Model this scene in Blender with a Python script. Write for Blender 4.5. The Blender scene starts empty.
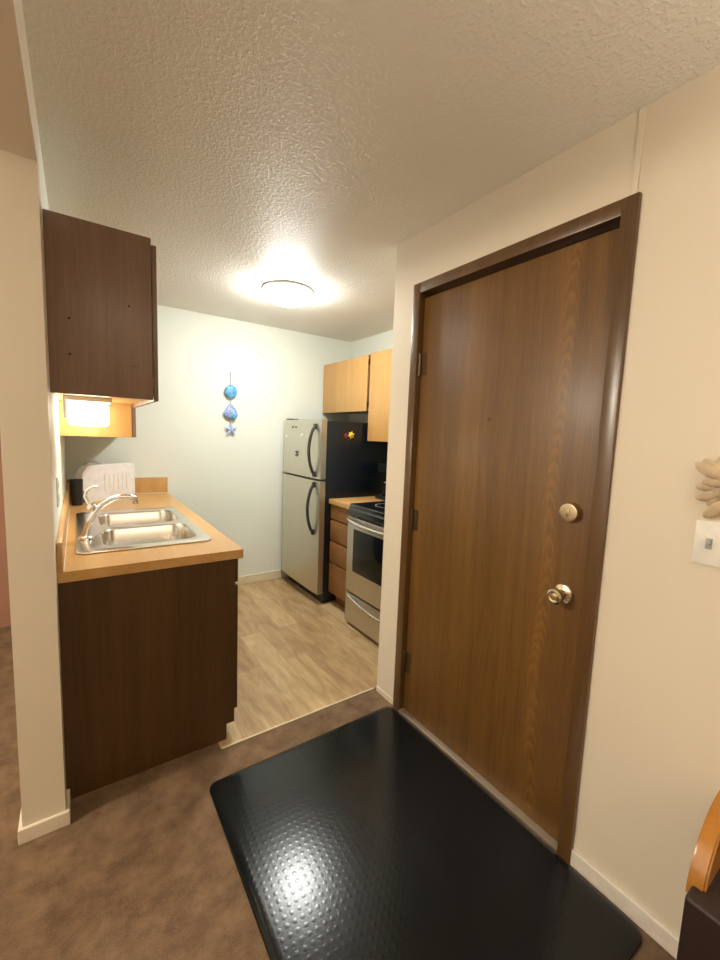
import bpy, bmesh, math, random
from mathutils import Vector, Matrix
random.seed(7)
S = bpy.context.scene
COL = S.collection
PI = math.pi

# ------------------------------------------------------------------ camera
F_PX, YAW, PITCH, ROLL, CAM_H = 407.5, .6075, .1079, -.0384, 1.3946
fw = Vector((math.sin(YAW)*math.cos(PITCH), math.cos(YAW)*math.cos(PITCH), -math.sin(PITCH)))
rt = Vector((math.cos(YAW), -math.sin(YAW), 0))
dn = fw.cross(rt)
r2 = math.cos(ROLL)*rt + math.sin(ROLL)*dn
d2 = -math.sin(ROLL)*rt + math.cos(ROLL)*dn
cd = bpy.data.cameras.new('camera')
cam = bpy.data.objects.new('camera', cd); COL.objects.link(cam)
cd.sensor_fit = 'HORIZONTAL'; cd.sensor_width = 36; cd.lens = F_PX/720*36; cd.clip_start = .02
m3 = Matrix((r2, -d2, -fw)).transposed()
cam.matrix_world = Matrix.Translation((0, 0, CAM_H)) @ m3.to_4x4()
S.camera = cam

# ------------------------------------------------------------------ world, exposure, added fill lights
S.view_settings.view_transform = 'Standard'
S.view_settings.look = 'None'
S.view_settings.gamma = 1
S.view_settings.use_curve_mapping = False
S.view_settings.exposure = 0.3
w = bpy.data.worlds.new('world'); S.world = w; w.use_nodes = True
w.node_tree.nodes['Background'].inputs[0].default_value = (.75, .85, 1, 1)
w.node_tree.nodes['Background'].inputs[1].default_value = .6

KITCHEN_LAMP = 82.0      # emission of the kitchen ceiling dome
CABINET_LAMP = 8.0      # emission of the diffuser under the wall cabinet
DINING_FILL = 92.0           # watts of the made-up dining pendant
WINDOW_FILL = 10.0          # watts of fill light at a made-up living room window
CEILING_FILL = 122.0          # watts of an added, unseen floor lamp that brightens the ceiling

def area(name, loc, rot, sx, sy, power, col):
    l = bpy.data.lights.new(name, 'AREA'); l.shape = 'RECTANGLE'; l.size = sx; l.size_y = sy
    l.energy = power; l.color = col
    o = bpy.data.objects.new(name, l); COL.objects.link(o); o.location = loc; o.rotation_euler = rot
    return o
area('window_fill_light', (-3.06, .75, 1.52), (0, -PI/2, 0), 1.15, 1.5, WINDOW_FILL, (1, .87, .69))  # added fill light at an invented window
pl = bpy.data.lights.new('dining_fill_light', 'POINT'); pl.energy = DINING_FILL; pl.color = (1, .88, .71); pl.shadow_soft_size = .11
po = bpy.data.objects.new('dining_fill_light', pl); COL.objects.link(po); po.location = (-1.75, 1.48, 2.17)  # added fill light below the made-up dining lamp
ul = bpy.data.lights.new('ceiling_fill_spot', 'SPOT'); ul.energy = CEILING_FILL; ul.color = (1, .88, .72); ul.spot_size = math.radians(150); ul.spot_blend = .6; ul.shadow_soft_size = .08
uo = bpy.data.objects.new('ceiling_fill_spot', ul); COL.objects.link(uo); uo.location = (.45, -1.2, 1.42); uo.rotation_euler = (PI, 0, 0)  # added fill light aimed up at the ceiling from an unseen lamp

# ------------------------------------------------------------------ measures
XW = 1.3195     # door wall face
XL = -.073      # left kitchen wall face
XLO = -.190     # its other face
H = 2.329
YP = 1.6235     # pillar front
YB = 3.558      # back wall
YE = 1.658      # end of door wall
XR = 2.304      # right kitchen wall
ZC = .882       # counter top
YC = 1.728      # sink cabinet end panel

# ------------------------------------------------------------------ material helpers
def new_mat(name):
    m = bpy.data.materials.new(name); m.use_nodes = True
    return m, m.node_tree, m.node_tree.nodes['Principled BSDF']
def nd(nt, t, **kw):
    n = nt.nodes.new(t)
    for k, v in kw.items():
        if k in n.inputs: n.inputs[k].default_value = v
        else: setattr(n, k, v)
    return n
def coords(nt, scale=(1, 1, 1), src='Object', rot=(0, 0, 0), loc=(0, 0, 0)):
    tc = nd(nt, 'ShaderNodeTexCoord'); mp = nd(nt, 'ShaderNodeMapping')
    mp.inputs['Scale'].default_value = scale; mp.inputs['Rotation'].default_value = rot; mp.inputs['Location'].default_value = loc
    nt.links.new(tc.outputs[src], mp.inputs[0]); return mp.outputs[0]
def ramp(nt, fac, stops):
    r = nd(nt, 'ShaderNodeValToRGB'); e = r.color_ramp.elements
    while len(e) < len(stops): e.new(.5)
    for i, (p, c) in enumerate(stops): e[i].position = p; e[i].color = (*c, 1)
    nt.links.new(fac, r.inputs[0]); return r.outputs[0]
def bump(nt, bs, h, strength, dist=.002):
    b = nd(nt, 'ShaderNodeBump'); b.inputs['Strength'].default_value = strength; b.inputs['Distance'].default_value = dist
    nt.links.new(h, b.inputs['Height']); nt.links.new(b.outputs[0], bs.inputs['Normal'])
def math_(nt, op, a, b=None, c=None):
    n = nd(nt, 'ShaderNodeMath'); n.operation = op
    for i, v in enumerate((a, b, c)):
        if v is None: continue
        if isinstance(v, (int, float)): n.inputs[i].default_value = v
        else: nt.links.new(v, n.inputs[i])
    return n.outputs[0]
def plain(name, col, rough=.5, metal=0, nscale=30, nbump=.05, var=.06, coat=0, dist=.001, stretch=(1, 1, 1)):
    m, nt, bs = new_mat(name)
    n = nd(nt, 'ShaderNodeTexNoise', Scale=nscale, Detail=4.0)
    nt.links.new(coords(nt, stretch), n.inputs['Vector'])
    lo = tuple(max(0, c*(1-var)) for c in col); hi = tuple(min(1, c*(1+var)) for c in col)
    nt.links.new(ramp(nt, n.outputs[0], [(.3, lo), (.7, hi)]), bs.inputs['Base Color'])
    bs.inputs['Roughness'].default_value = rough; bs.inputs['Metallic'].default_value = metal
    bs.inputs['Coat Weight'].default_value = coat; bs.inputs['Coat Roughness'].default_value = .15
    if nbump: bump(nt, bs, n.outputs[0], nbump, dist)
    return m
def wood(name, dark, light, axis='Z', rough=.4, fine=55, coat=.0, flame=None, lo=.3, hi=.72):
    """straight grain along one axis with pores; optional cathedral flame at y = flame"""
    m, nt, bs = new_mat(name)
    k = {'Z': (1, 1, .035), 'Y': (1, .035, 1), 'X': (.035, 1, 1)}[axis]
    v = coords(nt, k)
    n1 = nd(nt, 'ShaderNodeTexNoise', Scale=fine*.22, Detail=5.0, Roughness=.6, Distortion=.3)
    n2 = nd(nt, 'ShaderNodeTexNoise', Scale=fine*3.2, Detail=3.0, Roughness=.7)
    nt.links.new(v, n1.inputs['Vector']); nt.links.new(v, n2.inputs['Vector'])
    f = math_(nt, 'ADD', math_(nt, 'MULTIPLY', n1.outputs[0], .62), math_(nt, 'MULTIPLY', n2.outputs[0], .38))
    if flame is not None:
        sp = nd(nt, 'ShaderNodeSeparateXYZ'); nt.links.new(coords(nt), sp.inputs[0])
        wob = nd(nt, 'ShaderNodeTexNoise', Scale=2.2, Detail=2.0); nt.links.new(coords(nt), wob.inputs['Vector'])
        yy = math_(nt, 'ADD', math_(nt, 'SUBTRACT', sp.outputs[1], flame), math_(nt, 'MULTIPLY', math_(nt, 'SUBTRACT', wob.outputs[0], .5), .10))
        y2 = math_(nt, 'MULTIPLY', yy, yy)
        ph = math_(nt, 'ADD', math_(nt, 'MULTIPLY', sp.outputs[2], 17), math_(nt, 'MULTIPLY', y2, 1500))
        ph = math_(nt, 'ADD', ph, math_(nt, 'MULTIPLY', wob.outputs[0], 7))
        ph = math_(nt, 'ADD', ph, math_(nt, 'MULTIPLY', n2.outputs[0], 1.3))
        band = math_(nt, 'POWER', math_(nt, 'FRACT', ph), 1.6)
        mask = math_(nt, 'EXPONENT', math_(nt, 'MULTIPLY', y2, -2600))
        f = math_(nt, 'ADD', f, math_(nt, 'MULTIPLY', math_(nt, 'MULTIPLY', math_(nt, 'POWER', band, 2), mask), .45))
    nt.links.new(ramp(nt, f, [(lo, dark), (hi, light)]), bs.inputs['Base Color'])
    bs.inputs['Roughness'].default_value = rough
    bs.inputs['Coat Weight'].default_value = coat; bs.inputs['Coat Roughness'].default_value = .25
    bump(nt, bs, f, .12, .0008)
    return m
def emit(name, col, s):
    m, nt, bs = new_mat(name)
    bs.inputs['Base Color'].default_value = (*col, 1)
    bs.inputs['Emission Color'].default_value = (*col, 1); bs.inputs['Emission Strength'].default_value = s
    return m

M = {}
def wallpaint(name, col, rough=.55):
    m, nt, bs = new_mat(name)
    n = nd(nt, 'ShaderNodeTexNoise', Scale=140.0, Detail=3.0); nt.links.new(coords(nt), n.inputs['Vector'])
    n2 = nd(nt, 'ShaderNodeTexNoise', Scale=1.7, Detail=2.0); nt.links.new(coords(nt), n2.inputs['Vector'])
    nt.links.new(ramp(nt, n2.outputs[0], [(.3, tuple(c*.97 for c in col)), (.7, col)]), bs.inputs['Base Color'])
    bs.inputs['Roughness'].default_value = rough
    bump(nt, bs, n.outputs[0], .12, .0006)
    return m
M['wall_warm'] = wallpaint('cream_wall_paint', (.80, .72, .585))
M['wall_kitchen'] = wallpaint('pale_mint_wall_paint', (.84, .88, .80), .7)
M['wall_clay'] = wallpaint('clay_red_wall_paint', (.34, .17, .11))
M['white_trim'] = plain('white_trim_paint', (.82, .76, .68), .4)
M['cream_trim'] = plain('cream_trim_paint', (.78, .70, .50), .45)
# knockdown ceiling
m, nt, bs = new_mat('textured_ceiling'); M['ceiling'] = m
bs.inputs['Base Color'].default_value = (.86, .84, .77, 1); bs.inputs['Roughness'].default_value = .5
n1 = nd(nt, 'ShaderNodeTexNoise', Scale=80.0, Detail=3.0, Roughness=.55); nt.links.new(coords(nt), n1.inputs['Vector'])
n2 = nd(nt, 'ShaderNodeTexVoronoi', Scale=110.0); nt.links.new(coords(nt), n2.inputs['Vector'])
r = ramp(nt, n1.outputs[0], [(.47, (0, 0, 0)), (.62, (1, 1, 1))])
hh = math_(nt, 'ADD', r, math_(nt, 'MULTIPLY', n2.outputs[0], -.5))
bump(nt, bs, hh, .42, .0033)
# carpet
m, nt, bs = new_mat('brown_carpet'); M['carpet'] = m
n1 = nd(nt, 'ShaderNodeTexNoise', Scale=420.0, Detail=2.0); nt.links.new(coords(nt), n1.inputs['Vector'])
n2 = nd(nt, 'ShaderNodeTexNoise', Scale=9.0, Detail=6.0, Roughness=.7); nt.links.new(coords(nt), n2.inputs['Vector'])
f = math_(nt, 'ADD', math_(nt, 'MULTIPLY', n1.outputs[0], .45), math_(nt, 'MULTIPLY', n2.outputs[0], .55))
nt.links.new(ramp(nt, f, [(.36, (.085, .047, .025)), (.62, (.27, .17, .095))]), bs.inputs['Base Color'])
bs.inputs['Roughness'].default_value = .95; 
bump(nt, bs, f, .9, .006)
# plank vinyl, boards running along y
m, nt, bs = new_mat('oak_plank_vinyl'); M['vinyl'] = m
br = nd(nt, 'ShaderNodeTexBrick'); br.offset = .37; br.inputs['Scale'].default_value = 1
br.inputs['Brick Width'].default_value = 1.1; br.inputs['Row Height'].default_value = .145; br.inputs['Mortar Size'].default_value = .0012
br.inputs['Color1'].default_value = (.9, .9, .9, 1); br.inputs['Color2'].default_value = (.1, .1, .1, 1); br.inputs['Mortar'].default_value = (.3, .3, .3, 1)
br.inputs['Bias'].default_value = 0
nt.links.new(coords(nt, rot=(0, 0, PI/2)), br.inputs['Vector'])
bw = nd(nt, 'ShaderNodeRGBToBW'); nt.links.new(br.outputs['Color'], bw.inputs[0])
g = nd(nt, 'ShaderNodeTexNoise', Scale=7.0, Detail=6.0, Roughness=.6, Distortion=.6); nt.links.new(coords(nt, (2.4, .55, 1)), g.inputs['Vector'])
g2 = nd(nt, 'ShaderNodeTexNoise', Scale=60.0, Detail=3.0); nt.links.new(coords(nt, (3, .12, 1)), g2.inputs['Vector'])
f = math_(nt, 'ADD', math_(nt, 'MULTIPLY', bw.outputs[0], .24), math_(nt, 'MULTIPLY', g.outputs[0], .52))
f = math_(nt, 'ADD', f, math_(nt, 'MULTIPLY', g2.outputs[0], .20))
kn = nd(nt, 'ShaderNodeTexVoronoi', Scale=3.4); nt.links.new(coords(nt, (1.6, .8, 1)), kn.inputs['Vector'])
kr = ramp(nt, kn.outputs[0], [(.02, (.35, .35, .35)), (.07, (0, 0, 0))])
f = math_(nt, 'SUBTRACT', f, kr)
nt.links.new(ramp(nt, f, [(.15, (.16, .09, .045)), (.36, (.40, .25, .12)), (.52, (.58, .41, .21)), (.66, (.74, .56, .33))]), bs.inputs['Base Color'])
bs.inputs['Roughness'].default_value = .33
bump(nt, bs, f, .1, .0006)

FLAME = .755-1.04
M['walnut'] = wood('dark_walnut_laminate', (.035, .016, .004), (.115, .056, .016), rough=.38)
M['walnut_up'] = wood('brown_cabinet_laminate', (.17, .095, .064), (.28, .168, .115), rough=.42, coat=.35)
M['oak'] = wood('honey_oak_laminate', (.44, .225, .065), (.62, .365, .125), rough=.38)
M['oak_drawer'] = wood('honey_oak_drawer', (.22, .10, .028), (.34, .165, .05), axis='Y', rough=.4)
M['counter'] = wood('butcher_block_laminate', (.50, .27, .085), (.68, .41, .155), axis='Y', rough=.3)
M['door'] = wood('dark_oak_door_veneer', (.082, .036, .006), (.225, .108, .021), rough=.46, fine=60, coat=.12, flame=FLAME)
M['casing'] = wood('dark_oak_door_frame', (.075, .036, .011), (.17, .088, .030), rough=.3, coat=.3)
M['edge_white'] = plain('pale_worn_laminate_edge', (.8, .76, .68), .4)
M['gap_shade_mark'] = plain('dark_brown_marks_and_gap_shade', (.02, .01, .006), .7)  # for dark marks and the shade painted in the cabinet gap
M['steel'] = plain('brushed_stainless_steel', (.62, .59, .53), .33, 1, nscale=12, nbump=.04, var=.05, stretch=(1, 1, 40))
M['sink_steel'] = plain('satin_sink_steel', (.74, .72, .68), .22, 1, nscale=40, nbump=.03, var=.04, stretch=(1, 6, 1))
M['fridge_steel'] = plain('satin_fridge_steel', (.66, .63, .54), .38, 1, nscale=9, nbump=.03, var=.06, stretch=(1, 40, 1))
M['chrome'] = plain('polished_chrome', (.85, .86, .88), .08, 1, nbump=0, var=.01)
M['nickel'] = plain('brushed_brass_nickel', (.70, .62, .45), .24, 1, nbump=.02, var=.03)
M['bronze'] = plain('aged_hinge_bronze', (.13, .085, .045), .4, .8, nbump=.05)
M['alu'] = plain('pale_aluminium_threshold', (.42, .35, .26), .42, .6, nbump=.1)
M['black_gloss'] = plain('gloss_black_enamel', (.010, .011, .013), .16, 0, nbump=.0, var=.2, coat=.5)
M['black_side'] = plain('black_textured_side', (.005, .009, .015), .3, 0, nscale=200, nbump=.1, var=.2)
M['black_plastic'] = plain('black_plastic', (.015, .015, .016), .4, 0, nscale=80, nbump=.05)
M['dark_handle'] = plain('dark_grey_handle_plastic', (.055, .052, .048), .35, .3, nbump=.02)
M['oven_glass'] = plain('dark_oven_glass', (.006, .008, .010), .1, 0, nbump=0, var=.1)
M['oven_glass'].node_tree.nodes['Principled BSDF'].inputs['Specular IOR Level'].default_value = .25
M['white_plastic'] = plain('white_plastic', (.86, .83, .82), .38, 0, nbump=.02)
M['grey_slot'] = plain('grey_slot', (.45, .44, .44), .5)
M['plate_white'] = plain('white_switch_plastic', (.84, .82, .76), .35)
M['lamp_ring'] = plain('white_lamp_ring', (.60, .54, .52), .4)
M['dome'] = emit('lit_frosted_dome', (.98, 1, .96), KITCHEN_LAMP)
M['tube'] = emit('lit_opal_diffuser', (1, .90, .72), CABINET_LAMP)
M['fill_lamp'] = emit('lit_fill_globe', (1, .80, .55), 6)  # glow for the made-up dining lamp, on no object
M['blue_shell'] = plain('sky_blue_shell', (.13, .42, .84), .35, nscale=60, var=.45, nbump=.4, dist=.004)
M['lilac_shell'] = plain('lilac_blue_shell', (.28, .38, .74), .4, nscale=50, var=.5, nbump=.4, dist=.004)
M['pale_star'] = plain('pale_blue_starfish', (.42, .52, .80), .5, nscale=90, var=.3, nbump=.5, dist=.003)
M['string'] = plain('grey_string', (.4, .42, .45), .8)
M['orange_wood'] = wood('orange_varnished_wood', (.32, .115, .010), (.52, .22, .025), rough=.3, coat=.4, lo=.2, hi=.8)
M['dark_leather'] = plain('dark_brown_upholstery', (.022, .010, .009), .5, nscale=60, nbump=.3)
M['yellow'] = plain('yellow_magnet', (.85, .62, .06), .4)
M['maroon'] = plain('maroon_magnet', (.25, .03, .04), .4)
M['magnet_white'] = plain('white_magnet', (.9, .88, .8), .4)
M['magnet_dark'] = plain('dark_magnet', (.06, .06, .05), .4)
M['petal'] = plain('beige_dried_petals', (.56, .43, .29), .8, nscale=25, var=.25, nbump=.4, dist=.004)
M['glass_grey'] = plain('smoky_grey_lid', (.42, .42, .38), .15, .2)
# chair mat: black rubbery sheet with a grid of small studs
m, nt, bs = new_mat('black_studded_mat'); M['mat'] = m
v = coords(nt, rot=(0, 0, .05))
sp = nd(nt, 'ShaderNodeSeparateXYZ'); nt.links.new(v, sp.inputs[0])
def cell(o):
    q = math_(nt, 'SUBTRACT', math_(nt, 'FRACT', math_(nt, 'MULTIPLY', o, 42)), .5); return math_(nt, 'MULTIPLY', q, q)
rr = math_(nt, 'ADD', cell(sp.outputs[0]), cell(sp.outputs[1]))
stud = math_(nt, 'MAXIMUM', math_(nt, 'SUBTRACT', .09, rr), 0)
nz = nd(nt, 'ShaderNodeTexNoise', Scale=16.0, Detail=4.0, Roughness=.6); nt.links.new(v, nz.inputs['Vector'])
hgt = math_(nt, 'ADD', math_(nt, 'MULTIPLY', stud, 5), math_(nt, 'MULTIPLY', nz.outputs[0], .5))
bs.inputs['Specular IOR Level'].default_value = .4; bs.inputs['Base Color'].default_value = (.006, .008, .009, 1); bs.inputs['Roughness'].default_value = .2
bump(nt, bs, hgt, .16, .002)

# ------------------------------------------------------------------ mesh helpers
def B(): return bmesh.new()
def bx(bm, x0, x1, y0, y1, z0, z1, bev=0, seg=2):
    t = bmesh.new(); bmesh.ops.create_cube(t, size=1)
    for v in t.verts: v.co = Vector(((x0+x1)/2+v.co.x*(x1-x0), (y0+y1)/2+v.co.y*(y1-y0), (z0+z1)/2+v.co.z*(z1-z0)))
    if bev: bmesh.ops.bevel(t, geom=t.edges[:], offset=bev, segments=seg, affect='EDGES', profile=.6)
    join(bm, t); return bm
def join(bm, t, mat=None):
    if mat is not None: t.transform(mat)
    me = bpy.data.meshes.new('tmp'); t.to_mesh(me); t.free(); bm.from_mesh(me); bpy.data.meshes.remove(me)
def tube(bm, pts, r, seg=12, cap=True):
    """round tube through points; r a number or a list"""
    pts = [Vector(p) for p in pts]; n = len(pts); rs = r if isinstance(r, (list, tuple)) else [r]*n
    rings = []; up = None
    for i, p in enumerate(pts):
        d = (pts[min(i+1, n-1)]-pts[max(i-1, 0)]).normalized()
        if up is None: up = Vector((0, 0, 1)) if abs(d.z) < .9 else Vector((1, 0, 0))
        a = d.cross(up).normalized(); b = a.cross(d).normalized(); up = b
        rings.append([bm.verts.new(p+rs[i]*(math.cos(2*PI*k/seg)*a+math.sin(2*PI*k/seg)*b)) for k in range(seg)])
    for i in range(n-1):
        for k in range(seg):
            bm.faces.new((rings[i][k], rings[i][(k+1) % seg], rings[i+1][(k+1) % seg], rings[i+1][k]))
    if cap: bm.faces.new(rings[0][::-1]); bm.faces.new(rings[-1])
    return bm
def lathe(bm, prof, origin, axis='Z', seg=40):
    """profile of (radius, height) spun about an axis through origin"""
    t = bmesh.new(); rings = []
    for r_, h_ in prof:
        if r_ < 1e-6: rings.append([t.verts.new((0, 0, h_))])
        else: rings.append([t.verts.new((r_*math.cos(2*PI*k/seg), r_*math.sin(2*PI*k/seg), h_)) for k in range(seg)])
    for a, b in zip(rings, rings[1:]):
        for k in range(seg):
            q = [a[k % len(a)], a[(k+1) % len(a)], b[(k+1) % len(b)], b[k % len(b)]]
            u = []; [u.append(x) for x in q if x not in u]
            if len(u) > 2:
                try: t.faces.new(u)
                except ValueError: pass
    R_ = {'Z': Matrix(), 'X': Matrix.Rotation(PI/2, 4, 'Y'), '-X': Matrix.Rotation(-PI/2, 4, 'Y'), 'Y': Matrix.Rotation(-PI/2, 4, 'X'), '-Y': Matrix.Rotation(PI/2, 4, 'X')}[axis]
    bmesh.ops.recalc_face_normals(t, faces=t.faces[:])
    join(bm, t, Matrix.Translation(origin) @ R_); return bm
def rrect(w, h, r, seg=6, cx=0, cy=0):
    out = []
    for sx, sy, a0 in ((1, 1, 0), (-1, 1, PI/2), (-1, -1, PI), (1, -1, 3*PI/2)):
        for k in range(seg+1):
            a = a0+PI/2*k/seg
            out.append((cx+sx*(w/2-r)+r*math.cos(a), cy+sy*(h/2-r)+r*math.sin(a)))
    return out
def plate(bm, outer, holes, t, mat, bev=0):
    """flat sheet with holes, thickness t (centred), placed by mat"""
    cu = bpy.data.curves.new('c', 'CURVE'); cu.dimensions = '2D'; cu.fill_mode = 'BOTH'; cu.extrude = t/2; cu.bevel_depth = bev; cu.bevel_resolution = 2
    for poly in [outer]+holes:
        s = cu.splines.new('POLY'); s.points.add(len(poly)-1); s.use_cyclic_u = True
        for p, q in zip(s.points, poly): p.co = (q[0], q[1], 0, 1)
    o = bpy.data.objects.new('c', cu); COL.objects.link(o)
    dg = bpy.context.evaluated_depsgraph_get(); me = bpy.data.meshes.new_from_object(o.evaluated_get(dg))
    bpy.data.objects.remove(o); bpy.data.curves.remove(cu)
    t_ = bmesh.new(); t_.from_mesh(me); bpy.data.meshes.remove(me)
    bmesh.ops.remove_doubles(t_, verts=t_.verts[:], dist=1e-5)
    join(bm, t_, mat); return bm
def obj(name, bm, mat, parent=None, smooth=True, angle=35):
    """link a mesh built in room coordinates as one object, its origin at its own base or, for a part, at its thing's"""
    if isinstance(parent, bpy.types.Object):
        org = Vector(parent.location)
        q = parent
        while q.parent: q = q.parent; org += Vector(q.location)
        loc = Vector((0, 0, 0))
    else:
        xs = [v.co for v in bm.verts]
        org = Vector(((min(c.x for c in xs)+max(c.x for c in xs))/2, (min(c.y for c in xs)+max(c.y for c in xs))/2, min(c.z for c in xs)))
        if parent == 'world': org = Vector((0, 0, 0))
        loc = org
    bmesh.ops.translate(bm, verts=bm.verts[:], vec=-org)
    if smooth:
        for f in bm.faces: f.smooth = True
        for e in bm.edges:
            if len(e.link_faces) == 2 and e.calc_face_angle(0) > math.radians(angle): e.smooth = False
    me = bpy.data.meshes.new(name); bm.to_mesh(me); bm.free()
    me.materials.append(mat)
    o = bpy.data.objects.new(name, me); COL.objects.link(o); o.location = loc
    if isinstance(parent, bpy.types.Object): o.parent = parent
    return o
def tag(o, label=None, cat=None, group=None, kind=None):
    if label: o['label'] = label
    if cat: o['category'] = cat
    if group: o['group'] = group
    if kind: o['kind'] = kind
    return o
def thing(name, loc, label, cat, group=None, kind=None):
    o = bpy.data.objects.new(name, None); COL.objects.link(o); o.location = loc; o.empty_display_size = .05
    return tag(o, label, cat, group, kind)
def struct(name, bm, mat, label=None):
    return tag(obj(name, bm, mat, 'world', smooth=False), label, kind='structure')

# ================================================================== room shell
T = .12
struct('floor', bx(B(), -3.1, XR+T, -2.8, YB+T, -.10, -.012), M['carpet'])
struct('floor_carpet', bx(bx(bx(B(), -3.0, 1.45, -2.7, 1.682, -.012, 0), -3.0, XLO, 1.682, YB, -.012, 0), XLO, .480, 1.682, YC+.005, -.012, 0), M['carpet'], 'mottled brown carpet')
struct('floor_vinyl', bx(bx(B(), XL, XR, YC+.005, YB, -.012, .001), .480, XR, 1.682, YC+.005, -.012, .001), M['vinyl'], 'light oak plank vinyl of the kitchen')
struct('ceiling', bx(B(), -3.1, XR+T, -2.8, YB+T, H, H+.1), M['ceiling'])
struct('wall_back', bx(B(), XLO, XR+T, YB, YB+T, 0, H), M['wall_kitchen'])
struct('wall_dining', bx(B(), -3.1, XLO, YB, YB+T, 0, H), M['wall_clay'])
# door wall with its opening
Y0, Y1, ZD = .571, 1.503, 2.10       # outside of the door frame
b = B()
bx(b, XW, XW+T, Y1-.012, YE, 0, H); bx(b, XW, XW+T, -2.7, Y0+.012, 0, H); bx(b, XW, XW+T, Y0+.012, Y1-.012, ZD-.012, H)
struct('wall_right', b, M['wall_warm'])
struct('wall_return', bx(B(), XW+T, XR+T, YE-T, YE, 0, H), M['wall_kitchen'])
struct('wall_kitchen', bx(B(), XR, XR+T, YE, YB, 0, H), M['wall_kitchen'])
# wall behind the sink: cream towards the living room, mint inside the kitchen
struct('wall_pillar', bx(B(), XLO, XL, YP, YC+.002, 0, H), M['wall_warm'], 'narrow cream wall end beside the sink counter')
b = B(); bx(b, XLO, XL, YC+.002, YB, 0, H)
struct('wall_left', b, M['wall_kitchen'])
struct('wall_header', bx(B(), XLO, XL, -2.7, YP, 2.162, H), M['wall_warm'], 'cream dropped header over the opening on the left')
# living room beyond the frame
WY0, WY1, WZ0, WZ1 = 0, 1.5, .95, 2.1
b = B()
bx(b, -3.1, -3.0, -2.8, WY0, 0, H); bx(b, -3.1, -3.0, WY1, YB, 0, H); bx(b, -3.1, -3.0, WY0, WY1, 0, WZ0); bx(b, -3.1, -3.0, WY0, WY1, WZ1, H)
struct('wall_living', b, M['wall_warm'])
struct('wall_front', bx(B(), -3.0, XW+T, -2.82, -2.7, 0, H), M['wall_warm'])
b = B()
for a in (WY0, WY0+.73, WY1-.04): bx(b, -3.04, -2.99, a, a+.04, WZ0, WZ1)
for a in (WZ0, WZ1-.04): bx(b, -3.04, -2.99, WY0, WY1, a, a+.04)
struct('added_window', b, M['white_trim'])  # made-up window, unseen, framing the added fill light
# trims
b = B()
def bboard(b, x0, x1, y0, y1, h=.075):
    bx(b, x0, x1, y0, y1, 0, h, .004)
struct('baseboard_right', bx(B(), XW-.012, XW, -2.7, Y0, 0, .058, .004), M['white_trim'])
struct('baseboard_back', bx(B(), .60, 1.58, YB-.012, YB, .001, .08, .004), M['cream_trim'])
b = B()
bx(b, XLO-.012, XL+.012, YP-.012, YP, 0, .052, .003); bx(b, XL, XL+.012, YP, YC-.006, 0, .052, .003); bx(b, XLO-.012, XLO, YP, YB, 0, .052, .003)
struct('baseboard_pillar', b, M['wall_warm'])
struct('baseboard_wall_end', bx(B(), XW-.004, XW, Y1, YE, 0, .03, .001), M['wall_warm'])
struct('trim_1', bx(B(), XW-.006, XW, .582, .597, ZD, H, .002), M['wall_warm'], 'thin vertical batten above the door corner')
struct('trim_2', bx(B(), .485, XW-.004, 1.678, 1.686, .0, .004, .0015), M['cream_trim'], 'thin pale strip where carpet meets vinyl')

# ================================================================== entrance door
d = tag(thing('door_1', (1.34, 1.04, 0), 'dark brown oak veneer entrance door in a matching frame', None), kind='structure')
fb = B()
XF = 1.306
bx(fb, XF, XW+T-.02, Y0, Y0+.046, 0, ZD, .004); bx(fb, XF, XW+T-.02, Y1-.046, Y1, 0, ZD, .004); bx(fb, XF+.001, XW+T-.02, Y0+.0445, Y1-.0445, ZD-.046, ZD-.0005, .002)
bx(fb, 1.378, 1.395, Y0+.04, Y0+.062, 0, ZD-.04); bx(fb, 1.378, 1.395, Y1-.062, Y1-.04, 0, ZD-.04); bx(fb, 1.378, 1.395, Y0+.04, Y1-.04, ZD-.066, ZD-.04)
obj('door_frame', fb, M['casing'], d)
leaf = obj('door_leaf', bx(B(), 1.334, 1.376, Y0+.050, Y1-.050, .016, 2.034, .0015), M['door'], d)
for z in (1.735, 1.0, .27):
    hb = B(); tube(hb, [(1.327, Y1-.048, z-.05), (1.327, Y1-.048, z+.05)], .0075, 12)
    bx(hb, 1.3315, 1.3345, Y1-.085, Y1-.048, z-.05, z+.05)
    tube(hb, [(1.327, Y1-.048, z-.056), (1.327, Y1-.048, z-.05)], [.004, .008], 12); tube(hb, [(1.327, Y1-.048, z+.05), (1.327, Y1-.048, z+.056)], [.008, .004], 12)
    tag(obj('hinge', hb, M['bronze'], leaf), 'bronze butt hinge')
kb = B(); lathe(kb, [(0, 0), (.033, 0), (.034, .004), (.031, .009), (.016, .014), (.0125, .02), (.0125, .032), (.019, .037), (.026, .046), (.0275, .055), (.025, .062), (.019, .066), (.018, .063), (.010, .061), (.0095, .067), (0, .068)], (1.3345,   .690, .893), '-X')
tag(obj('door_knob', kb, M['nickel'], leaf), 'brass nickel round door knob')
kb = B(); lathe(kb, [(0, 0), (.034, 0), (.035, .004), (.031, .022), (.029, .026), (.022, .027), (0, .026)], (1.3345, .688, 1.172), '-X')
bx(kb, 1.3345-.030, 1.3345-.025, .684, .692, 1.159, 1.185, .001)
tag(obj('deadbolt', kb, M['nickel'], leaf), 'round brass nickel deadbolt')
kb = B(); lathe(kb, [(0, 0), (.008, 0), (.008, .002), (.005, .003), (.004, .001), (0, .001)], (1.3345, 1.047, 1.48), '-X', 20)
tag(obj('peephole', kb, M['bronze'], leaf), 'small dark peephole')
kb = B(); bx(kb, 1.333, 1.338, Y0+.046, Y0+.052, .85, .93)
obj('strike_plate', bx(B(), 1.330, 1.334, Y0+.0455, Y0+.049, .855, .925), M['bronze'], d)
obj('threshold', bx(B(), 1.3065, 1.40, Y0+.046, Y1-.046, 0, .014, .003), M['alu'], d)

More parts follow.
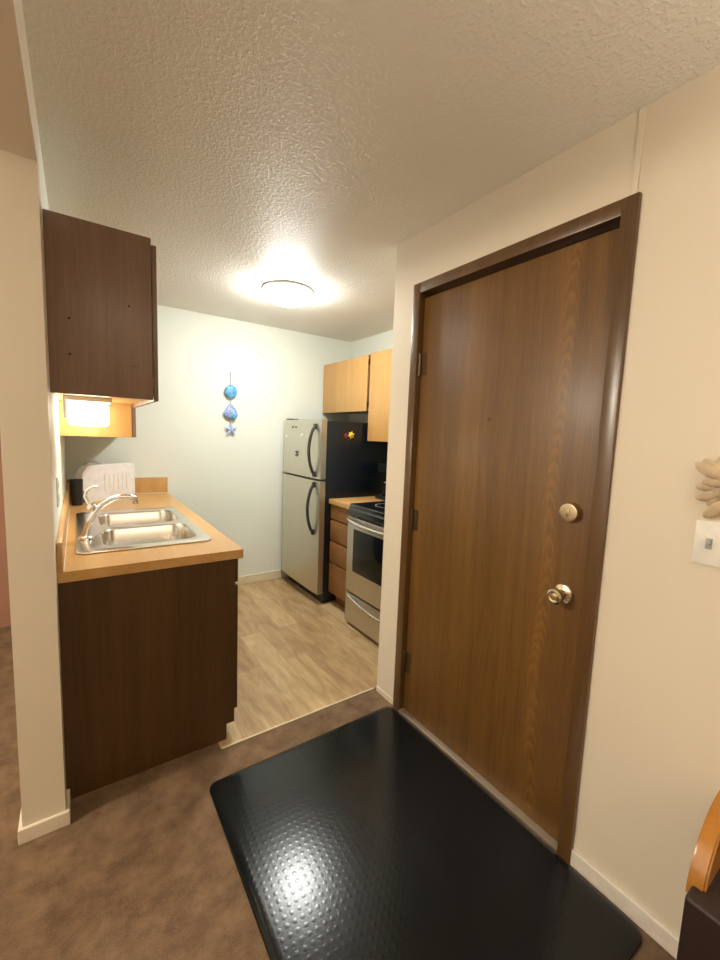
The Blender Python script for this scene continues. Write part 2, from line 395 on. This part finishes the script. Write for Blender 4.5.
# ================================================================== sink base cabinet
cb = thing('base_cabinet', (.25, 2.6, 0), 'dark walnut base cabinet under the sink counter', 'cabinet')
XC = .552
b = bx(B(), XL+.001, XC-.02, YC+.017, YB-.001, .10, .118)
bx(b, XL+.001, XL+.008, YC+.017, YB-.001, .118, ZC-.042); bx(b, XC-.02, XC, YC+.017, YB-.001, .10, ZC-.042)
bx(b, XC-.053, XC-.035, YC+.017, YB-.001, .001, .10); obj('body', b, M['walnut'], cb)
# end panel with a toe-kick notch
b = B()
pts = [(XL+.001, .001), (XC-.035, .001), (XC-.035, .075), (XC, .075), (XC, ZC-.04), (XL+.001, ZC-.04)]
vs = [b.verts.new((x, YC, z)) for x, z in pts]; f = b.faces.new(vs)
ex = bmesh.ops.extrude_face_region(b, geom=[f]); bmesh.ops.translate(b, verts=[v for v in ex['geom'] if isinstance(v, bmesh.types.BMVert)], vec=(0, .016, 0))
bmesh.ops.recalc_face_normals(b, faces=b.faces[:]); obj('end_panel', b, M['walnut'], cb, smooth=False)
n = 4; w_ = (YB-YC-.03)/n
for i in range(n):
    a = YC+.012+i*w_
    dr = obj('door', bx(B(), XC+.001, XC+.02, a+.006, a+w_-.006, .125, ZC-.17, .003), M['walnut'], cb)
    kb = B(); lathe(kb, [(0, 0), (.012, 0), (.008, .012), (.016, .022), (.012, .028), (0, .029)], (XC+.02, a+(.05 if i % 2 else w_-.05), .66), 'X', 20)
    obj('knob', kb, M['bronze'], dr)
    obj('drawer_front', bx(B(), XC+.001, XC+.02, a+.006, a+w_-.006, ZC-.155, ZC-.048, .003), M['walnut'], cb)

# countertop with the sink cut-out
SX0, SX1, SY0, SY1 = -.018, .505, 1.912, 2.845
ct = thing('countertop', (.26, 2.6, ZC-.04), 'butcher block laminate countertop around the sink, on the walnut cabinet', 'countertop')
CX1 = .584; b = B()
outer = [(XL+.001, YC-.014), (CX1, YC-.014), (CX1, YB-.001), (XL+.001, YB-.001)]
hole = [(SX0+.014, SY0+.014), (SX1-.014, SY0+.014), (SX1-.014, SY1-.014), (SX0+.014, SY1-.014)]
plate(b, outer, [hole], .038, Matrix.Translation((0, 0, ZC-.0195)))
obj('worktop', b, M['counter'], ct)
obj('side_backsplash', bx(B(), XL+.001, XL+.018, YC-.013, YB-.02, ZC, ZC+.105, .002), M['counter'], ct)
obj('rear_backsplash', bx(B(), XL+.001, CX1, YB-.020, YB-.001, ZC, ZC+.125, .002), M['counter'], ct)
b = bx(B(), XL+.0185, XL+.021, YC-.013, YB-.021, ZC+.0005, ZC+.004); bx(b, XL+.02, CX1, YB-.0235, YB-.0205, ZC+.0005, ZC+.005)
tag(obj('caulk_line', b, M['edge_white'], ct), 'white caulk line')
tag(obj('chipped_corner', bx(B(), CX1-.022, CX1-.002, YC-.0145, YC+.02, ZC-.045, ZC-.0395), M['edge_white'], ct), 'white chip under the front corner')

# ================================================================== sink
sk = thing('kitchen_sink', (.245, 2.38, ZC), 'stainless steel double bowl kitchen sink set into the wooden counter', 'sink')
bowls = [(.270, 2.155, .385, .36), (.272, 2.575, .385, .36)]
b = B()
plate(b, rrect(SX1-SX0, SY1-SY0, .035, cx=(SX0+SX1)/2, cy=(SY0+SY1)/2), [rrect(w0, l0, .07, 8, cx, cy) for cx, cy, w0, l0 in bowls], .002, Matrix.Translation((0, 0, ZC+.004)), .0015)
obj('rim', b, M['sink_steel'], sk)
for cx, cy, w0, l0 in bowls:
    b = B(); rings = []
    for dz, ins, rad in ((.0045, 0, .07), (-.002, .004, .068), (-.10, .010, .066), (-.145, .018, .062), (-.160, .036, .05), (-.165, .075, .04), (-.168, .14, .03)):
        rings.append([b.verts.new((x, y, ZC+dz)) for x, y in rrect(w0-2*ins, l0-2*ins, rad, 8, cx, cy)])
    for p_, q_ in zip(rings, rings[1:]):
        for k in range(len(p_)): b.faces.new((p_[k], p_[(k+1) % len(p_)], q_[(k+1) % len(q_)], q_[k]))
    b.faces.new(rings[-1]); bmesh.ops.recalc_face_normals(b, faces=b.faces[:])
    for f in b.faces: f.normal_flip()
    bo = obj('bowl', b, M['sink_steel'], sk, angle=60)
    sm = bo.modifiers.new('thick', 'SOLIDIFY'); sm.thickness = .0012; sm.offset = -1
    b = B(); lathe(b, [(.042, .003), (.040, .005), (.030, .003), (.026, -.001), (0, -.001)], (cx, cy, ZC-.168))
    obj('drain', b, M['chrome'], bo)

# faucet
fc = thing('faucet', (.018, 2.16, ZC+.005), 'chrome kitchen faucet with curved spout on the sink ledge', 'faucet')
FZ = ZC+.0055
b = B(); lathe(b, [(0, 0), (.031, 0), (.031, .006), (.027, .012), (.021, .016), (.019, .024), (0, .024)], (.018, 2.16, FZ)); obj('base', b, M['chrome'], fc)
b = B()
ctrl = [(.018, 2.16, FZ+.015), (.022, 2.16, .93), (.036, 2.16, .972), (.058, 2.16, 1.012), (.088, 2.16, 1.043), (.12, 2.16, 1.062), (.15, 2.16, 1.072), (.178, 2.16, 1.073), (.198, 2.16, 1.068)]
tube(b, ctrl, [.017, .014, .014, .0135, .013, .0125, .012, .012, .012], 16); obj('spout', b, M['chrome'], fc)
b = B(); tube(b, [(.196, 2.16, 1.070), (.212, 2.16, 1.062), (.216, 2.16, 1.046), (.216, 2.16, 1.036)], [.0135, .0145, .014, .012], 16); obj('aerator', b, M['chrome'], fc)
b = B(); lathe(b, [(0, -.012), (.016, -.010), (.018, 0), (.016, .012), (.010, .02), (0, .021)], (.044, 2.16, 1.028), 'Z', 24)
tube(b, [(.044, 2.16, 1.03), (.030, 2.16, 1.055), (.020, 2.16, 1.082), (.026, 2.16, 1.106), (.046, 2.16, 1.120), (.068, 2.16, 1.123)], [.010, .008, .007, .0065, .006, .0055], 12)
obj('lever_handle', b, M['chrome'], fc)

# ================================================================== corner clutter on the counter
# white drainer standing on its edge, diagonal to the corner
A_ = Vector((.045, 3.235, ZC+.001)); Bq = Vector((.345, 3.475, ZC+.001)); u = (Bq-A_).normalized(); nrm = Vector((u.y, -u.x, 0))
L_ = (Bq-A_).length; HH = .245
mt = Matrix(((u.x, 0, nrm.x, A_.x), (u.y, 0, nrm.y, A_.y), (0, 1, 0, A_.z), (0, 0, 0, 1)))
dk = thing('dish_drainer', tuple((A_+Bq)/2), 'white plastic dish drainer standing on edge in the counter corner', 'dish rack')
def rounded(poly, r, seg=4):
    out = []; n = len(poly)
    for i in range(n):
        p = Vector(poly[i]); a = (Vector(poly[i-1])-p); c = (Vector(poly[(i+1) % n])-p)
        rr_ = min(r, a.length*.45, c.length*.45); a = p+a.normalized()*rr_; c = p+c.normalized()*rr_
        for k in range(seg+1):
            t = k/seg; q = a*(1-t)**2+p*2*t*(1-t)+c*t*t; out.append((q.x, q.y))
    return out
op = rounded([(0, 0), (L_, 0), (L_, HH), (.0, HH), (-.035, HH-.05), (-.04, .09), (-.005, .06)], .02)
slots = [rrect(.016, .055, .006, 3, .15+.036*k, .10) for k in range(5)]
b = B(); plate(b, op, [], .004, mt, .001); obj('tray', b, M['white_plastic'], dk)
b = B()
cen = Vector((L_/2, HH/2)); inner = [tuple(cen+(Vector(p)-cen)*.97) for p in op]
plate(b, op, [inner], .05, mt @ Matrix.Translation((0, 0, -.026)), .001); obj('rim', b, M['white_plastic'], dk)
b = B()
for k in range(6): plate(b, rrect(.010, .12, .004, 3, .132+.036*k, .12), [], .004, mt @ Matrix.Translation((0, 0, .004)), .001)
obj('rib', b, M['white_plastic'], dk)
# black cup and round lid beside it
tag(obj('utensil_cup', lathe(B(), [(0, 0), (.030, 0), (.036, .165), (.033, .165), (.028, .004), (0, .004)], (-.014, 3.160, ZC+.001)), M['black_plastic']), 'black cup at the wall beside the white dish drainer', 'cup')
b = B(); lathe(b, [(0, .010), (.03, .009), (.082, 0), (.086, -.004), (.086, -.007), (.03, .005), (0, .006)], (.085, 3.452, ZC+.175), '-Y', 40)
lid = tag(obj('pot_lid', b, M['glass_grey']), 'round grey lid leaning on the back wall behind the dish drainer', 'lid')

# outlet on the left wall
ot = thing('wall_outlet', (XL, 1.98, 1.13), 'white outlet plate on the wall left of the sink', 'outlet')
obj('cover_plate', bx(B(), XL, XL+.006, 1.945, 2.015, 1.075, 1.19, .002), M['plate_white'], ot)
for z in (1.108, 1.158): obj('socket', bx(B(), XL+.005, XL+.0085, 1.965, 1.995, z-.014, z+.014, .002), M['plate_white'], ot)

# ================================================================== wall cabinets on the left
UY0, UY1, UZ0, UZ1, UX = 1.79, 2.572, 1.503, 2.10, .248
uc = thing('wall_cabinet', (.1, 2.18, UZ0), 'dark brown wall cabinet hanging above the sink, bare side towards the room', 'wall cabinet')
obj('end_panel', bx(B(), XL+.001, UX, UY0, UY0+.016, UZ0, UZ1, .001), M['walnut_up'], uc)
b = bx(B(), XL+.001, UX-.001, UY0+.016, UY1, UZ0+.014, UZ1-.001)
tag(obj('body', b, M['oak'], uc), 'honey oak cabinet box')
for a, c in ((UY0+.012, (UY0+UY1)/2-.003), ((UY0+UY1)/2+.003, UY1-.006)):
    dr = obj('door', bx(B(), UX+.003, UX+.021, a, c, UZ0-.004, UZ1-.018, .003), M['walnut_up'], uc)
for z in (2.02, 1.57):
    obj('hinge', bx(B(), UX-.001, UX+.0035, UY0+.006, UY0+.014, z-.02, z+.02), M['bronze'], uc)
for x, z in ((-.012, 1.762), (-.013, 1.641), (.172, 1.84)): obj('screw_hole', lathe(B(), [(0, 0), (.0042, 0), (.003, .0012), (0, .0012)], (x, UY0+.0002, z), '-Y', 12), M['gap_shade_mark'], uc)
obj('scratch', bx(B(), .18, .20, UY0-.0008, UY0+.0002, 1.622, 1.624), M['gap_shade_mark'], uc)
uc2 = thing('wall_cabinet', (.1, 3.06, 1.338), 'lower hanging wall cabinet with honey oak side lit by the lamp, beside the back wall', 'wall cabinet')
obj('side_panel', bx(B(), XL+.001, UX, UY1+.001, UY1+.017, 1.338, UZ1), M['oak'], uc2)
tag(obj('body', bx(B(), XL+.001, UX-.001, UY1+.017, YB-.001, 1.352, UZ1-.001), M['oak'], uc2), 'honey oak cabinet box')
for a, c in ((UY1+.006, 3.06), (3.068, YB-.01)):
    obj('door', bx(B(), UX+.003, UX+.021, a, c, 1.338, UZ1-.018, .003), M['walnut_up'], uc2)
# lamp under it
lp = thing('under_cabinet_lamp', (.045, 2.32, UZ0), 'lit opal lamp box fixed under the dark wall cabinet', 'lamp')
obj('lamp_body', bx(B(), -.040, .130, 2.13, 2.53, 1.497, 1.5165, .003), M['plate_white'], lp)
b = bx(B(), -.030, .120, 2.14, 2.52, 1.392, 1.497, .022, 4); tag(obj('diffuser', b, M['tube'], lp), 'glowing opal diffuser')
obj('end_bracket', bx(B(), -.046, -.032, 2.15, 2.19, 1.42, 1.515, .003), M['lamp_ring'], lp)

# ================================================================== kitchen ceiling lamp
cl = thing('ceiling_lamp', (1.165, 2.585, H), 'round white flush ceiling lamp glowing above the kitchen floor', 'lamp')
b = B(); lathe(b, [(0, 0), (.162, 0), (.166, -.004), (.166, -.012), (.160, -.018), (.150, -.018), (.148, -.01), (0, -.01)], (1.165, 2.585, H-.0005), 'Z', 56); obj('ring', b, M['lamp_ring'], cl)
b = B(); prof = [(.146, -.014), (.149, -.030)]+[(.150*math.cos(t*PI/2/8), -.040-.055*math.sin(t*PI/2/8)) for t in range(9)]; prof[-1] = (0, prof[-1][1])
lathe(b, prof, (1.165, 2.585, H-.0005), 'Z', 56); tag(obj('glass_dome', b, M['dome'], cl), 'lit frosted glass dome')

# ================================================================== shell chime on the back wall
ch = thing('wall_chime', (1.086, YB-.004, 1.87), 'blue shell and starfish hanging decoration on the pale back wall', 'wall decoration')
b = B(); tube(b, [(1.086, YB-.02, 1.88), (1.086, YB-.022, 1.40)], .0028, 8); tube(b, [(1.086, YB, 1.882), (1.086, YB-.024, 1.882)], .004, 8); obj('string', b, M['string'], ch)
b = B(); t = bmesh.new(); bmesh.ops.create_uvsphere(t, u_segments=36, v_segments=20, radius=1)
for v in t.verts:
    a = math.atan2(v.co.z, v.co.x); s_ = 1+.03*math.cos(a*14); v.co = Vector((v.co.x*.053*s_, v.co.y*.020, v.co.z*.056*s_))
join(b, t, Matrix.Translation((1.086, YB-.026, 1.727))); obj('blue_shell', b, M['blue_shell'], ch)
b = B(); t = bmesh.new(); bmesh.ops.create_uvsphere(t, u_segments=36, v_segments=20, radius=1)
for v in t.verts:
    z = v.co.z; k = (1-.62*max(0, z)**1.2); a = math.atan2(z, v.co.x)
    v.co = Vector((v.co.x*.060*k+max(0, -z)*.012, v.co.y*.020*k, (z*.082 if z > 0 else z*.052)*(1+.04*math.cos(a*11))))
join(b, t, Matrix.Translation((1.083, YB-.028, 1.545))); obj('lilac_shell', b, M['lilac_shell'], ch)
b = B(); t = bmesh.new(); bmesh.ops.create_uvsphere(t, u_segments=20, v_segments=12, radius=1)
for v in t.verts: v.co = Vector((v.co.x*.026+.022, v.co.y*.014-.012, v.co.z*.03-.018))
join(b, t, Matrix.Translation((1.086, YB-.028, 1.545))); tag(obj('small_shell', b, M['blue_shell'], ch), 'small deeper blue shell')
def star(R0, r0, th, n=5, rot=PI/2):
    b = bmesh.new(); f1 = b.verts.new((0, -th, 0)); f2 = b.verts.new((0, th*.4, 0)); ring = []
    for k in range(2*n):
        a = rot+PI*k/n; q = R0 if k % 2 == 0 else r0; ring.append(b.verts.new((q*math.cos(a), 0, q*math.sin(a))))
    for k in range(2*n):
        b.faces.new((f1, ring[k], ring[(k+1) % (2*n)])); b.faces.new((f2, ring[(k+1) % (2*n)], ring[k]))
    bmesh.ops.subdivide_edges(b, edges=b.edges[:], cuts=1, use_grid_fill=True, smooth=.2); bmesh.ops.recalc_face_normals(b, faces=b.faces[:])
    return b
b = B(); join(b, star(.068, .024, .014), Matrix.Translation((1.088, YB-.022, 1.405))); obj('starfish', b, M['pale_star'], ch)

# ================================================================== refrigerator
FX, FY0, FY1, FZT = 1.557, 2.803, 3.515, 1.512
fr = thing('refrigerator', (1.9, 3.16, 0), 'stainless steel top freezer refrigerator with black side', 'refrigerator')
tag(obj('body', bx(B(), FX+.062, 2.26, FY0, FY1, .03, FZT-.008, .006), M['black_side'], fr), 'matte black cabinet')
obj('base_grille', bx(B(), FX+.075, 2.2, FY0+.03, FY1-.03, .001, .085, .003), M['black_plastic'], fr)
def fdoor(z0, z1):
    b = B(); n = 14; rows = []
    for i in range(n+1):
        y = FY0+(FY1-FY0)*i/n; s_ = (i/n-.5)*2; x = FX+.010*abs(s_)**3
        rows.append((x, y))
    pts = [(FX+.058, FY1), (FX+.058, FY0)]+[(x, y) for x, y in rows]
    lo = [b.verts.new((x, y, z0)) for x, y in pts]; hi = [b.verts.new((x, y, z1)) for x, y in pts]
    b.faces.new(lo); b.faces.new(hi[::-1])
    for k in range(len(pts)): b.faces.new((lo[k], hi[k], hi[(k+1) % len(pts)], lo[(k+1) % len(pts)]))
    bmesh.ops.recalc_face_normals(b, faces=b.faces[:])
    ed = [e for e in b.edges if abs(e.verts[0].co.z-e.verts[1].co.z) < 1e-6]
    bmesh.ops.bevel(b, geom=ed, offset=.005, segments=2, affect='EDGES')
    return b
def fhandle(z0, z1):
    b = B(); n = 16; pts = []; rs = []
    for i in range(n+1):
        t = i/n; bow = math.sin(PI*t)**.7
        pts.append((FX-.004-.050*bow, FY0+.085, z0+(z1-z0)*t)); rs.append(.0125)
    tube(b, pts, rs, 14)
    for z in (z0, z1): bx(b, FX-.012, FX+.006, FY0+.068, FY0+.102, z-.022, z+.022, .005)
    return b
fd = obj('freezer_door', fdoor(1.038, FZT), M['fridge_steel'], fr, angle=30); tag(obj('handle', fhandle(1.075, 1.455), M['dark_handle'], fd), 'dark grey bowed handle')
fd2 = obj('lower_door', fdoor(.092, 1.022), M['fridge_steel'], fr, angle=30); tag(obj('handle', fhandle(.60, .990), M['dark_handle'], fd2), 'dark grey bowed handle')
obj('top_hinge_cover', bx(B(), FX+.03, FX+.12, FY1-.09, FY1-.01, FZT-.004, FZT+.014, .004), M['black_plastic'], fr)
# magnets
def magnet(y, z, mat, label, kind='disc', s=.010):
    b = B(); x = FX+.0005 if abs((y-FY0)/(FY1-FY0)-.5) < .35 else FX+.0055
    if kind == 'disc': lathe(b, [(0, 0), (s, 0), (s, .004), (s*.7, .006), (0, .006)], (x, y, z), '-X', 20)
    elif kind == 'box': bx(b, x-.005, x, y-s, y+s, z-s*1.3, z+s*1.3, .001)
    else: # dragonfly
        tube(b, [(x-.004, y, z-.030), (x-.004, y, z+.022)], [.002, .005], 8)
        for sy, dz in ((1, .004), (-1, .004), (1, -.008), (-1, -.008)): tube(b, [(x-.004, y, z+dz), (x-.004, y+sy*.026, z+dz*2.5)], [.003, .005], 8)
    return tag(obj('fridge_magnet', b, mat), label, 'magnet', 'magnets on the freezer door')
magnet(3.298, 1.449, M['magnet_dark'], 'small dark square magnet at the top of the freezer door, further from the handle', 'box', .008)
magnet(3.235, 1.447, M['magnet_dark'], 'small dark round magnet at the top of the freezer door, nearer the handle', 'disc', .009)
magnet(3.440, 1.367, M['magnet_white'], 'small pale magnet near the outer edge of the freezer door', 'disc', .010)
magnet(3.125, 1.383, M['magnet_white'], 'white round magnet in the upper middle of the freezer door', 'disc', .013)
magnet(2.985, 1.345, M['magnet_dark'], 'dark square magnet right beside the freezer handle', 'box', .010)
magnet(3.208, 1.226, M['magnet_dark'], 'dark dragonfly shaped magnet in the middle of the freezer door', 'fly')
sm_ = thing('fridge_magnet', (1.82, FY0, 1.395), 'yellow flower magnet with maroon leaf on the black side of the refrigerator', 'magnet')
b = B(); join(b, star(.036, .020, .010, 6, .3), Matrix.Translation((1.842, FY0-.004, 1.398))); obj('flower', b, M['yellow'], sm_)
b = B(); lathe(b, [(0, 0), (.02, 0), (.02, .004), (0, .006)], (1.795, FY0-.0005, 1.392), '-Y', 20); obj('leaf', b, M['maroon'], sm_)

# ================================================================== right side: base cabinet, counter, range
bc = thing('drawer_cabinet', (1.98, 2.62, 0), 'honey oak drawer cabinet between the refrigerator and the range', 'cabinet')
BX = 1.682; BY0, BY1 = 2.450, 2.796
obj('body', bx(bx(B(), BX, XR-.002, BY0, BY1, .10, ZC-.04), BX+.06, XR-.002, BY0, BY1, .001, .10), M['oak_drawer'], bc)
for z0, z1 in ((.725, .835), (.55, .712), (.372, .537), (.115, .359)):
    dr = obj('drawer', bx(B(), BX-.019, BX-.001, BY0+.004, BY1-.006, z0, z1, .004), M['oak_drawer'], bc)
ct2 = thing('countertop', (1.98, 2.62, ZC-.04), 'short butcher block countertop between the refrigerator and the range', 'countertop')
obj('worktop', bx(B(), BX-.035, XR-.002, BY0-.004, BY1+.002, ZC-.038, ZC, .003), M['counter'], ct2)
obj('rear_backsplash', bx(B(), XR-.020, XR-.002, BY0-.004, BY1+.002, ZC, ZC+.1, .002), M['counter'], ct2)

rg = thing('range', (1.95, 2.05, 0), 'stainless steel electric range with black glass cooktop and oven window', 'stove')
RY0, RY1, RX = 1.680, 2.440, 1.600
tag(obj('body', bx(B(), RX+.045, 2.27, RY0, RY1, .06, .868, .004), M['black_side'], rg), 'black range body')
tag(obj('cooktop', bx(bx(B(), RX+.012, 2.25, RY0-.001, RY1+.001, .868, .905, .012, 3), RX-.004, RX+.06, RY0, RY1, .822, .880, .018, 4), M['black_gloss'], rg), 'black glass cooktop')
for x, y, r_ in ((1.82, 2.24, .10), (1.82, 1.87, .08), (2.08, 2.24, .08), (2.08, 1.87, .10)):
    obj('burner_ring', lathe(B(), [(r_, 0), (r_, .0008), (r_-.004, .0008), (r_-.004, 0)], (x, y, .905)), M['grey_slot'], rg)
od = obj('oven_door', bx(B(), RX, RX+.043, RY0+.003, RY1-.003, .262, .815, .006), M['steel'], rg)
obj('oven_window', bx(B(), RX-.0025, RX+.004, RY0+.085, RY1-.085, .425, .735, .002), M['oven_glass'], od)
b = B(); n = 20; pts = []
for i in range(n+1):
    t = i/n; pts.append((RX-.008-.046*math.sin(PI*t)**.6, RY0+.02+(RY1-RY0-.04)*t, .797-.010*math.sin(PI*t)))
tube(b, pts, .0145, 14); tag(obj('handle', b, M['sink_steel'], od), 'bright bowed steel handle')
dw = obj('drawer', bx(B(), RX+.002, RX+.043, RY0+.003, RY1-.003, .028, .250, .006), M['steel'], rg)
b = B(); pts = []
for i in range(n+1):
    t = i/n; pts.append((RX-.001-.022*math.sin(PI*t)**.7, RY0+.04+(RY1-RY0-.08)*t, .232-.030*math.sin(PI*t)))
tube(b, pts, .009, 12); tag(obj('handle', b, M['sink_steel'], dw), 'thin bowed steel pull')
obj('base_plinth', bx(B(), RX+.06, 2.25, RY0+.01, RY1-.01, .001, .06), M['black_plastic'], rg)
bg = obj('backguard', bx(B(), 2.215, 2.275, RY0, RY1, .90, 1.08, .012, 3), M['black_gloss'], rg)
for y in (1.76, 1.86, 2.26, 2.36):
    b = B(); lathe(b, [(0, 0), (.022, 0), (.018, .02), (0, .021)], (2.2145, y, .99), '-X', 20); obj('knob', b, M['black_plastic'], bg)

# coffee maker, mostly behind the wall end
cm = thing('coffee_maker', (2.16, 2.60, ZC), 'black coffee maker on the short counter beside the wall end', 'coffee maker')
obj('base', bx(B(), 2.02, 2.24, 2.50, 2.68, ZC+.001, ZC+.03, .008), M['black_plastic'], cm)
obj('water_tank', bx(B(), 2.17, 2.24, 2.51, 2.67, ZC+.03, ZC+.30, .01), M['black_gloss'], cm)
obj('brew_head', bx(B(), 2.03, 2.24, 2.51, 2.67, ZC+.22, ZC+.30, .012), M['black_gloss'], cm)
b = B(); lathe(b, [(0, 0), (.052, 0), (.064, .03), (.066, .07), (.052, .11), (.045, .125), (.048, .135), (0, .14)], (2.098, 2.60, ZC+.031)); obj('carafe', b, M['oven_glass'], cm)
b = B(); lathe(b, [(.0525, .108), (.055, .112), (.055, .120), (.048, .124)], (2.098, 2.60, ZC+.031)); tag(obj('carafe_band', b, M['chrome'], cm), 'chrome band')

# ================================================================== wall cabinets on the right
WX = 2.0
wc = thing('wall_cabinet', (2.15, 3.15, 1.60), 'short honey oak wall cabinet above the refrigerator', 'wall cabinet', 'honey oak wall cabinets')
obj('body', bx(B(), WX+.001, XR-.002, 2.775, YB-.004, 1.612, 2.064), M['oak'], wc)
obj('door', bx(B(), WX-.019, WX-.001, 2.800, YB-.022, 1.600, 2.058, .005, 3), M['oak'], wc)
obj('gap_shade', bx(B(), WX-.0008, WX+.0008, 2.776, 2.799, 1.613, 2.060), M['gap_shade_mark'], wc)  # dark strip that paints the shade beside the cabinet door
for z in (2.0, 1.66): obj('hinge', bx(B(), WX-.016, WX-.001, 2.786, 2.799, z-.022, z+.022, .002), M['bronze'], wc)
wc2 = thing('wall_cabinet', (2.15, 2.3, 1.355), 'taller honey oak wall cabinet hanging lower next to the one above the refrigerator', 'wall cabinet', 'honey oak wall cabinets')
del wc['group'], wc2['group']
obj('body', bx(B(), WX+.001, XR-.002, 1.70, 2.774, 1.367, 2.064), M['oak'], wc2)
for a, c in ((2.40, 2.768), (2.03, 2.392), (1.705, 2.022)):
    obj('door', bx(B(), WX-.019, WX-.001, a, c, 1.355, 2.064, .004, 3), M['oak'], wc2)

# ================================================================== black mat by the door
b = B(); MX0, MX1, MY0, MY1 = .380, 1.300, .345, 1.520
rings = []
for ins, z in ((0, .001), (0, .005), (.004, .009), (.022, .0115), (.030, .0125)):
    rings.append([b.verts.new((x, y, z)) for x, y in rrect(MX1-MX0-2*ins, MY1-MY0-2*ins, max(.010, .04-ins), 8, (MX0+MX1)/2, (MY0+MY1)/2)])
for p_, q_ in zip(rings, rings[1:]):
    for k in range(len(p_)): b.faces.new((p_[k], p_[(k+1) % len(p_)], q_[(k+1) % len(q_)], q_[k]))
b.faces.new(rings[-1]); b.faces.new(rings[0][::-1]); bmesh.ops.recalc_face_normals(b, faces=b.faces[:])
tag(obj('door_mat', b, M['mat'], angle=50), 'large glossy black studded mat on the carpet before the door', 'mat')

# ================================================================== right wall: switch plate and dried wall decoration
sw = thing('switch_plate', (XW, .30, 1.16), 'white light switch plate on the cream wall right of the door', 'light switch')
obj('cover_plate', bx(B(), XW-.007, XW, .236, .356, 1.100, 1.212, .003), M['plate_white'], sw)
for y in (.325, .267):
    b = bx(B(), XW-.0085, XW-.006, y-.007, y+.007, 1.142, 1.170, .001); bx(b, XW-.018, XW-.008, y-.004, y+.004, 1.155, 1.168, .002)
    tag(obj('toggle', b, M['grey_slot'], sw), 'grey toggle')
wd = thing('wall_wreath', (XW, .255, 1.31), 'beige dried petal wall decoration above the light switch', 'wall decoration')
for k in range(44):
    a = random.uniform(0, 2*PI); q = random.uniform(.01, .066); s1 = random.uniform(.8, 1.2)
    t = bmesh.new(); bmesh.ops.create_uvsphere(t, u_segments=12, v_segments=8, radius=1)
    mm = Matrix.Translation((XW-.011-random.uniform(0, .010), +.300+q*math.cos(a)*.8, 1.318+q*1.2*math.sin(a))) @ Matrix.Rotation(a+random.uniform(-.5, .5), 4, 'X') @ Matrix.Diagonal((.005, .027*s1, .012*s1, 1))
    pb = B(); join(pb, t, mm); obj('petal', pb, M['petal'], wd)

# ================================================================== chair by the right wall
cr = thing('chair', (1.13, .02, 0), 'orange varnished wooden chair with dark upholstered seat against the right wall', 'chair')
b = B(); n = 20; HX, HZ, RX_, RZ_ = 1.158, .485, .160, .155
pf = [(HX+RX_*math.cos(PI*k/n), HZ+(RZ_*math.sin(PI*k/n))) for k in range(n+1)]
f0 = [b.verts.new((x, .182, z)) for x, z in pf]; f1 = [b.verts.new((x, .212, z)) for x, z in pf]
b.faces.new(f0); b.faces.new(f1[::-1])
for k in range(len(pf)): b.faces.new((f0[k], f1[k], f1[(k+1) % len(pf)], f0[(k+1) % len(pf)]))
bmesh.ops.recalc_face_normals(b, faces=b.faces[:]); bmesh.ops.bevel(b, geom=b.edges[:], offset=.004, segments=2, affect='EDGES')
obj('backrest', b, M['orange_wood'], cr)
obj('seat', bx(B(), .962, 1.304, -.22, .204, .36, .515, .010, 4), M['dark_leather'], cr)
for x, y in ((.985, .182), (1.283, .182), (.985, -.2), (1.283, -.2)):
    obj('leg', bx(B(), x-.017, x+.017, y-.017, y+.017, .001, .361, .004), M['dark_leather'], cr)
for y in (-.2, .182): obj('rail', bx(B(), .985, 1.27, y-.010, y+.010, .30, .36, .003), M['dark_leather'], cr)

# ================================================================== dining pendant added to light the room (outside the frame)
pd = thing('ceiling_lamp', (-1.75, 1.48, H), 'added shallow fill lamp over the dining side of the room', 'lamp')
b = B(); lathe(b, [(0, 0), (.16, 0), (.16, -.02), (.15, -.025), (0, -.025)], (-1.75, 1.48, H-.0005)); obj('canopy', b, M['lamp_ring'], pd)

fl = thing('added_floor_lamp', (.45, -1.2, 0), 'added tall bronze floor lamp with an upturned bowl behind the viewer', 'lamp')  # lamp added out of view to carry the upward fill light
b = B(); lathe(b, [(0, 0), (.14, 0), (.14, .012), (.03, .03), (0, .03)], (.45, -1.2, .001)); obj('base', b, M['bronze'], fl)
b = B(); tube(b, [(.45, -1.2, .02), (.45, -1.2, 1.30)], .012, 12); obj('pole', b, M['bronze'], fl)
b = B(); lathe(b, [(0, 0), (.05, .0), (.14, .07), (.17, .12), (.165, .12), (.13, .075), (.05, .008), (0, .008)], (.45, -1.2, 1.29)); obj('lamp_bowl', b, M['bronze'], fl)
